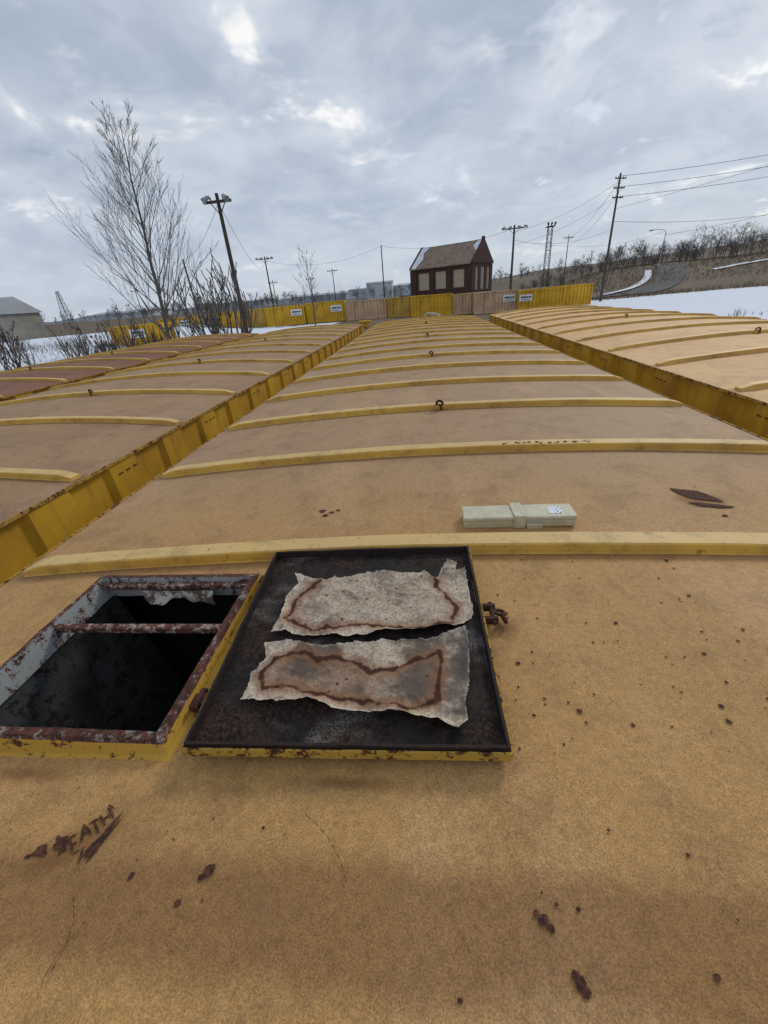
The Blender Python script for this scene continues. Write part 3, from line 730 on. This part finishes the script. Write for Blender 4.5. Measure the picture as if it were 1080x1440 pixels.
# ------------------------------------------------------------------ far buildings
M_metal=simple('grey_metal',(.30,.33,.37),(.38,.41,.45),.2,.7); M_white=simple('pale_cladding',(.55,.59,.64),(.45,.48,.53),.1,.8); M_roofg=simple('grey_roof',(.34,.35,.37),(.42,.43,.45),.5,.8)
def shed(name,x,y,w_,d,h,r,m=M_white,rot=0,base=None):
    e=empty(name); e.location=(x,y,gh(x,y)-.5 if base is None else base); e.rotation_euler=(0,0,rot)
    mb=MB(); mb.box((0,0,0),(w_,d,h))
    vs=[(-.4,-.4,h+.01),(w_+.4,-.4,h+.01),(w_+.4,d+.4,h+.01),(-.4,d+.4,h+.01),(-.4,d/2,h+r),(w_+.4,d/2,h+r)]
    mb.add(vs,[(0,1,5,4),(2,3,4,5),(1,2,5),(3,0,4),(0,3,2,1)],1)
    n=max(2,int(w_/6))
    for k in range(n): mb.box((w_*(k+.3)/n,-.08,h*.45),(w_*(k+.62)/n,-.002,h*.75),2)
    mb.box((w_*.85,-.06,0),(w_*.85+2,-.001,h*.42),2)
    mb.obj('shell',[m,M_roofg,M_metal],e)
shed('warehouse',-82,62,18,8,4.2,2.4,M_shed)
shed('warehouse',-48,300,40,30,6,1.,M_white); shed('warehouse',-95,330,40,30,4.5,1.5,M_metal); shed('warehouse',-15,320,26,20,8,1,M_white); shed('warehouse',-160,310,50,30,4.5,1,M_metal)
shed('warehouse',-240,300,50,30,4,1.5,M_white); shed('warehouse',-34,285,16,14,9,1,M_white)

# ------------------------------------------------------------------ poles and wires
M_wood=simple('pole_wood',(.10,.085,.07),(.065,.055,.048),6,.9,stretch=(4,4,.3)); M_lampm=simple('lamp_metal',(.36,.37,.38),(.26,.27,.28),5,.5); M_ins=simple('insulator',(.2,.2,.2),(.3,.3,.3),5,.4)
M_wire=simple('wire',(.03,.03,.032),(.045,.045,.05),5,.7)
def light_pole(x,y,H,heads=2,r=.16,name='light_pole',arm=1.6):
    e=empty(name); zb=gh(x,y)-.3; e.location=(x,y,0)
    mb=MB(); mb.tube((0,0,zb),(0,0,H),r,r*.62,12); 
    mb.box((-arm/2-.1,-.14-r*.3,H-.5),(arm/2+.1,-.02-r*.3,H-.36)) ; mb.tube((-arm*.3,-.08,H-.45),(0,-.05,H-1.1),.03,.03,6); mb.tube((arm*.3,-.08,H-.45),(0,-.05,H-1.1),.03,.03,6)
    mb.obj('pole',[M_wood],e)
    mb=MB()
    for k in range(heads):
        s=(k-(heads-1)/2)/max(1,(heads-1)/2)*arm/2; sg=1 if s>=0 else -1
        a=Vector((s,-.12,H-.28)); b=a+Vector((sg*.10,-.10,.12)); c_=b+Vector((sg*.26,-.22,-.26))
        mb.tube((s,-.12,H-.36),a,.035,.035,8); mb.tube(a,b,.07,.10,10); mb.tube(b,c_,.08,.19,14)
    mb.obj('floodlights',[M_lampm],e); return e
light_pole(-12.35,30,9.75,2,.17)
light_pole(-30.2,90,12.0,4,.17,arm=2.6)
light_pole(13.4,70,10.8,4,.2,arm=2.6)
def plain_pole(x,y,H,r=.14,name='utility_pole',arms=0,lean=0,aw=2.4,rot=0.):
    e=empty(name); e.location=(x,y,0); e.rotation_euler=(0,lean,rot); zb=gh(x,y)-.3
    mb=MB(); mb.tube((0,0,zb),(0,0,H),r,r*.6,12); mb.obj('pole',[M_wood],e)
    if arms:
        mb=MB()
        for k in range(arms):
            z=H-.6-k*1.1; mb.box((-aw/2,-.2,z-.07),(aw/2,-.09,z+.07))
            mb.tube((-aw*.3,-.15,z-.05),(0,-.1,z-.7),.02,.02,5); mb.tube((aw*.3,-.15,z-.05),(0,-.1,z-.7),.02,.02,5)
            for s in(-1,-.5,.5,1): mb.tube((s*aw*.47,-.145,z+.07),(s*aw*.47,-.145,z+.27),.05,.03,8,1)
        mb.obj('crossarms',[M_wood,M_ins],e)
    return e
plain_pole(-6.6,82,11.2,.13)
plain_pole(28.6,75,16.1,.2,arms=3,aw=1.9,rot=.4)
plain_pole(88,66,21,.2,arms=3,aw=2.2,rot=.9)
plain_pole(-17.5,34,7.0,.10,lean=-.03)
plain_pole(-36,110,9,.12,arms=1); plain_pole(-20,105,10,.12,arms=1); plain_pole(-29,120,9.5,.12,arms=1); plain_pole(36,120,13,.13,arms=1)
plain_pole(-72,110,10,.12,arms=1); plain_pole(-48,95,7,.12)
def lattice(x,y,H,w0,w1,name='lattice_tower',top=True):
    e=empty(name); e.location=(x,y,gh(x,y)-.2); mb=MB(); n=10
    P=lambda k,i:Vector(((1 if i in(0,3) else -1)*(w0+(w1-w0)*k/n)/2,(1 if i<2 else -1)*(w0+(w1-w0)*k/n)/2,H*k/n))
    for k in range(n):
        for i in range(4):
            mb.tube(P(k,i),P(k+1,i),.06,.06,5); mb.tube(P(k,i),P(k+1,(i+1)%4),.035,.035,4); mb.tube(P(k+1,i),P(k+1,(i+1)%4),.035,.035,4)
    if top:
        mb.box((-.8,-.8,H),(.8,.8,H+.12)); 
        for s in(-.6,0,.6): mb.tube((s,-.7,H+.2),(s*1.2,-1.0,H+.6),.12,.22,8)
    mb.obj('frame',[M_wood],e)
lattice(26.2,100,13.2,1.1,.8); lattice(-100,118,10,2.4,.5,top=False)
def street_light(x,y,H):
    e=empty('street_lamp'); e.location=(x,y,gh(x,y)-.2); mb=MB(); h=H-gh(x,y)
    mb.tube((0,0,0),(0,0,h-.5),.12,.07,8); pts=[(0,0,h-.5),(-.4,0,h-.1),(-1.2,0,h+.05),(-2.6,0,h+.1)]; mb.path(pts,.05,6); mb.tube((-2.5,0,h+.08),(-3.3,0,h+.04),.12,.16,8); mb.obj('lamp',[M_lampm],e)
street_light(50.5,104,11.2)
mb=MB()
def wire(a,b,sag,r=.022,n=18):
    a=Vector(a);b=Vector(b); pts=[a.lerp(b,i/n)-Vector((0,0,sag*4*(i/n)*(1-i/n))) for i in range(n+1)]
    mb.path(pts,r,4)
for dz,dx in((15.7,-.6),(14.6,.6),(13.4,0)): wire((28.6+dx*.5,75+dx*.6,dz),(88+dx,66+dx,dz+4.6),1.6,.030)
for dz,dx in((15.2,-.5),(13.6,.5)): wire((28.6,75,dz),(13.4,70,dz-5.2),.8,.02); wire((28.6,75,dz),(36,120,dz-3),1.,.02)
wire((13.4,70,10.4),(-6.6,82,11.0),1.1,.02); wire((-6.6,82,11.0),(-30.2,90,11.3),1.6,.02); wire((-12.35,30,9.3),(-30.2,90,11.5),2.4,.015); wire((-12.35,30,9.3),(-17.5,34,6.9),.4,.01)
wire((28.6,75,10.5),(110,110,19),3.4,.028); wire((26.2,100,10),(50,104,10.6),1.2,.02); wire((28.6,75,9.5),(13.4,70,9.),1,.02)
wire((28.6,75,12.),(120,60,30),1.4,.022); wire((50.5,104,10),(90,60,17),1.4,.028)
mb.obj('power_lines',[M_wire])

# ------------------------------------------------------------------ bare trees and brush
M_bark=simple('bark_grey',(.16,.14,.125),(.10,.088,.08),9,.9,stretch=(3,3,.4)); M_bark2=simple('bark_dark',(.085,.062,.05),(.05,.038,.033),9,.9)
def grow(mb,p,d,Ln,r,lev,rr,spread=.5,upb=.25,kids=(5,7),taper=.55,seg=5,minr=.006,n=5):
    pts=[p.copy()]; q=p.copy(); dd=d.copy()
    for i in range(seg):
        dd=(dd+Vector((rr.gauss(0,.07),rr.gauss(0,.07),upb*.12+rr.gauss(0,.04)))).normalized()
        q=q+dd*(Ln/seg); pts.append(q.copy())
    for i in range(seg):
        ra=r*(1-(1-taper*.4)*i/seg); rb=r*(1-(1-taper*.4)*(i+1)/seg)
        mb.tube(pts[i],pts[i+1],max(ra,minr),max(rb,minr),n if lev>1 else 3,0,False)
    if lev<=0:return
    K=rr.randint(*kids)
    for k in range(K):
        t=rr.uniform(.22,1.0) if lev<3 else .2+.8*(k+.5)/K
        i=min(int(t*seg),seg-1); pp=pts[i].lerp(pts[i+1],t*seg-i)
        az=rr.uniform(0,2*math.pi) if lev<3 else k*2.4+rr.uniform(-.4,.4)
        side=Vector((math.cos(az),math.sin(az),0)); ax=(pts[i+1]-pts[i]).normalized()
        side=(side-ax*side.dot(ax)).normalized()
        nd=(ax*math.cos(spread)+side*math.sin(spread)*rr.uniform(.8,1.2)).normalized()
        grow(mb,pp,nd,Ln*rr.uniform(.42,.62)*(1.15-.5*t),r*taper*(1.1-.5*t),lev-1,rr,spread,upb,kids,taper,max(3,seg-1),minr,n)
def leader_tree(x,y,H,seed,R0,nl,lmul,kids,lev=2,minr=.0065,t0=.2,drift=.012):
    e=empty('bare_tree'); e.location=(x,y,0); rr=random.Random(seed); mb=MB(); z=gh(x,y)-.2
    pts=[];q=Vector((0,0,z)); n=16
    for i in range(n+1):
        pts.append(q.copy()); q=q+Vector((rr.gauss(0,.03)+drift,rr.gauss(0,.03),(H-z)/n))
    for i in range(n): mb.tube(pts[i],pts[i+1],R0*(1-i/n*.93),R0*(1-(i+1)/n*.93),8,0,False)
    for k in range(nl):
        t=t0+(.96-t0)*(k/nl)+rr.uniform(-.01,.01); i=min(int(t*n),n-1); pp=pts[i].lerp(pts[i+1],t*n-i)
        az=k*2.4+rr.uniform(-.5,.5); el=rr.uniform(.55,.9)
        d=Vector((math.cos(az)*math.sin(el),math.sin(az)*math.sin(el),math.cos(el)))
        Ln=(H-z)*(lmul*(1-t)+.085)*rr.uniform(.75,1.2)
        grow(mb,pp,d,Ln,R0*(1-t*.85)*.34,lev,rr,.5,.7,kids,.45,6,minr,5)
    mb.obj('trunk_and_branches',[M_bark],e)
leader_tree(-15.6,25.5,12.0,5,.15,46,.40,(4,6),drift=.06,t0=.16)
leader_tree(-9.9,40,7.6,9,.08,18,.30,(3,5),1,.010,.35)
leader_tree(-31,52,6.6,12,.08,16,.25,(3,4),1,.014,.3)
def multistem(name,x,y,H,seed,mat,stems=4,heads=False,spr=.35,lev=2,minr=.012,r=.055,kids=(3,5)):
    e=empty(name); e.location=(x,y,0); rr=random.Random(seed); mb=MB(); z=gh(x,y)-.1
    for s in range(stems):
        az=rr.uniform(0,6.28); el=rr.uniform(.1,spr)
        grow(mb,Vector((rr.gauss(0,.15),rr.gauss(0,.15),z)),Vector((math.cos(az)*math.sin(el),math.sin(az)*math.sin(el),math.cos(el))),(H-z)*rr.uniform(.55,.8),r,lev,rr,.55,1.1,kids,.62,7,minr,5)
    if heads:
        tips=[Vector(v) for v in mb.v if v[2]>z+(H-z)*.5]
        for k in range(min(26,len(tips)//8)):
            p=rr.choice(tips); mb.tube(p,p+Vector((rr.gauss(0,.03),0,.20)),.06,.02,6,1)
    mb.obj('stems',[mat,M_bark2],e)
multistem('bare_tree',-9.6,21.5,6.7,3,M_bark,6,False,.9,2,.022,.085)
multistem('bare_tree',-10.9,22.5,6.2,4,M_bark,4,False,.9,2,.022,.08)
for k in range(19):
    x=-13.5-R.uniform(0,19); y=15+R.uniform(0,16)+abs(x)*.15
    multistem('sumac_shrub',x,y,gh(x,y)+R.uniform(2.6,4.2),30+k,M_bark2 if k%3 else M_bark,5,k%2==0,.8,2,.010,kids=(3,5))
def brush(name,n,xf,yf,hf,mat,seed,wid=.012):
    rr=random.Random(seed); mb=MB()
    for i in range(n):
        x=xf(rr);y=yf(rr,x); z=gh(x,y)-.05; h=hf(rr)
        for k in range(4):
            a=rr.uniform(0,6.28);l=rr.uniform(.1,.7)*h; d=Vector((math.cos(a)*l,math.sin(a)*l,h*rr.uniform(.6,1)))
            p=Vector((x,y,z)); s=Vector((wid,0,0)) ; m1=p+d*.55+Vector((0,0,.1*h)); mb.add([p-s,p+s,m1+s*.7,m1-s*.7],[(0,1,2,3)]); mb.add([m1-s*.7,m1+s*.7,p+d],[(0,1,2)])
            for q in range(2):
                e2=m1+Vector((rr.gauss(0,.2)*h,rr.gauss(0,.2)*h,.35*h)); mb.add([m1-s*.5,m1+s*.5,e2],[(0,1,2)])
    mb.obj(name,[mat])
M_weed=simple('dead_weeds',(.20,.145,.095),(.12,.085,.06),2,.9)
brush('dead_grass',1500,lambda r:r.uniform(-50,-11),lambda r,x:r.uniform(10,48),lambda r:r.uniform(.3,1.0),M_weed,1,.012)
brush('dead_grass',1100,lambda r:20+65*r.random()**.8,lambda r,x:r.choice([r.gauss(33,1.5)+x*.06,r.gauss(80,1.8),r.gauss(82,1.8),r.gauss(84,1.6)]),lambda r:r.uniform(.25,1.0),M_weed,2,.016)
brush('hill_brush',5500,lambda r:r.uniform(28,110),lambda r,x:r.uniform(96,130)-.2*(x-50),lambda r:r.uniform(.15,.7),M_weed,3,.02)
def woods(name,pts,mat,seed,minr=.05,tw=.6,nb=26):
    rr=random.Random(seed); mb=MB()
    for (x,y,h) in pts:
        z=gh(x,y)-.2; top=Vector((x+rr.gauss(0,.3),y,z+h)); mb.tube((x,y,z),top,.10,.02,3,0,False)
        for k in range(nb):
            t=rr.uniform(.15,.95); p=Vector((x,y,z)).lerp(top,t); a=rr.uniform(0,6.28); l=h*.42*(1.15-t)*rr.uniform(.5,1.3)+.4
            d=Vector((math.cos(a)*l,math.sin(a)*l,l*rr.uniform(.3,1.3))); mb.tube(p,p+d,minr,minr*.4,3,0,False)
            for q in range(3):
                b=p+d*rr.uniform(.3,.9); mb.tube(b,b+Vector((rr.gauss(0,.5),rr.gauss(0,.5),rr.uniform(.2,.8)))*l*.6,minr*tw,minr*.2,3,0,False)
    mb.obj(name,[mat])
M_wd=simple('twig_haze',(.16,.135,.125),(.11,.093,.086),.3,.9); M_wf=simple('far_twigs',(.17,.175,.19),(.12,.12,.135),.02,.9)  # far_twigs: bluish distance haze is put into the base colour
pts=[]
for k in range(210):
    x=30+95*R.random(); y=R.uniform(118,152)-.2*(x-50); pts.append((x,y,max(1.6,R.gauss(3.5,1.1))*(1 if x>45 else .8)))
for k in range(8): pts.append((R.gauss(68,3),114+R.uniform(-3,3),R.uniform(5.5,8.0)))
woods('distant_trees',pts,M_wd,5,.030)
pts=[(R.uniform(-330,330),R.uniform(230,300),R.uniform(4,8)) for k in range(260)]
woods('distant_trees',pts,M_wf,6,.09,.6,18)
mb=MB(); n=160
for i in range(n+1):
    x=-1500+3000*i/n; h=14+8*noise.noise(Vector((i*.13,0,0)))+3*noise.noise(Vector((i*.9,1,0))); y=950
    mb.v+=[(x,y-60,-5),(x,y,h)]
for i in range(n): mb.f.append((2*i,2*i+2,2*i+3,2*i+1)); mb.m.append(0)
mb.obj('hills',[simple('far_hill',(.20,.225,.26),(.16,.175,.205),.01,.9)])  # ridge colour has bluish aerial haze painted in
print('done')
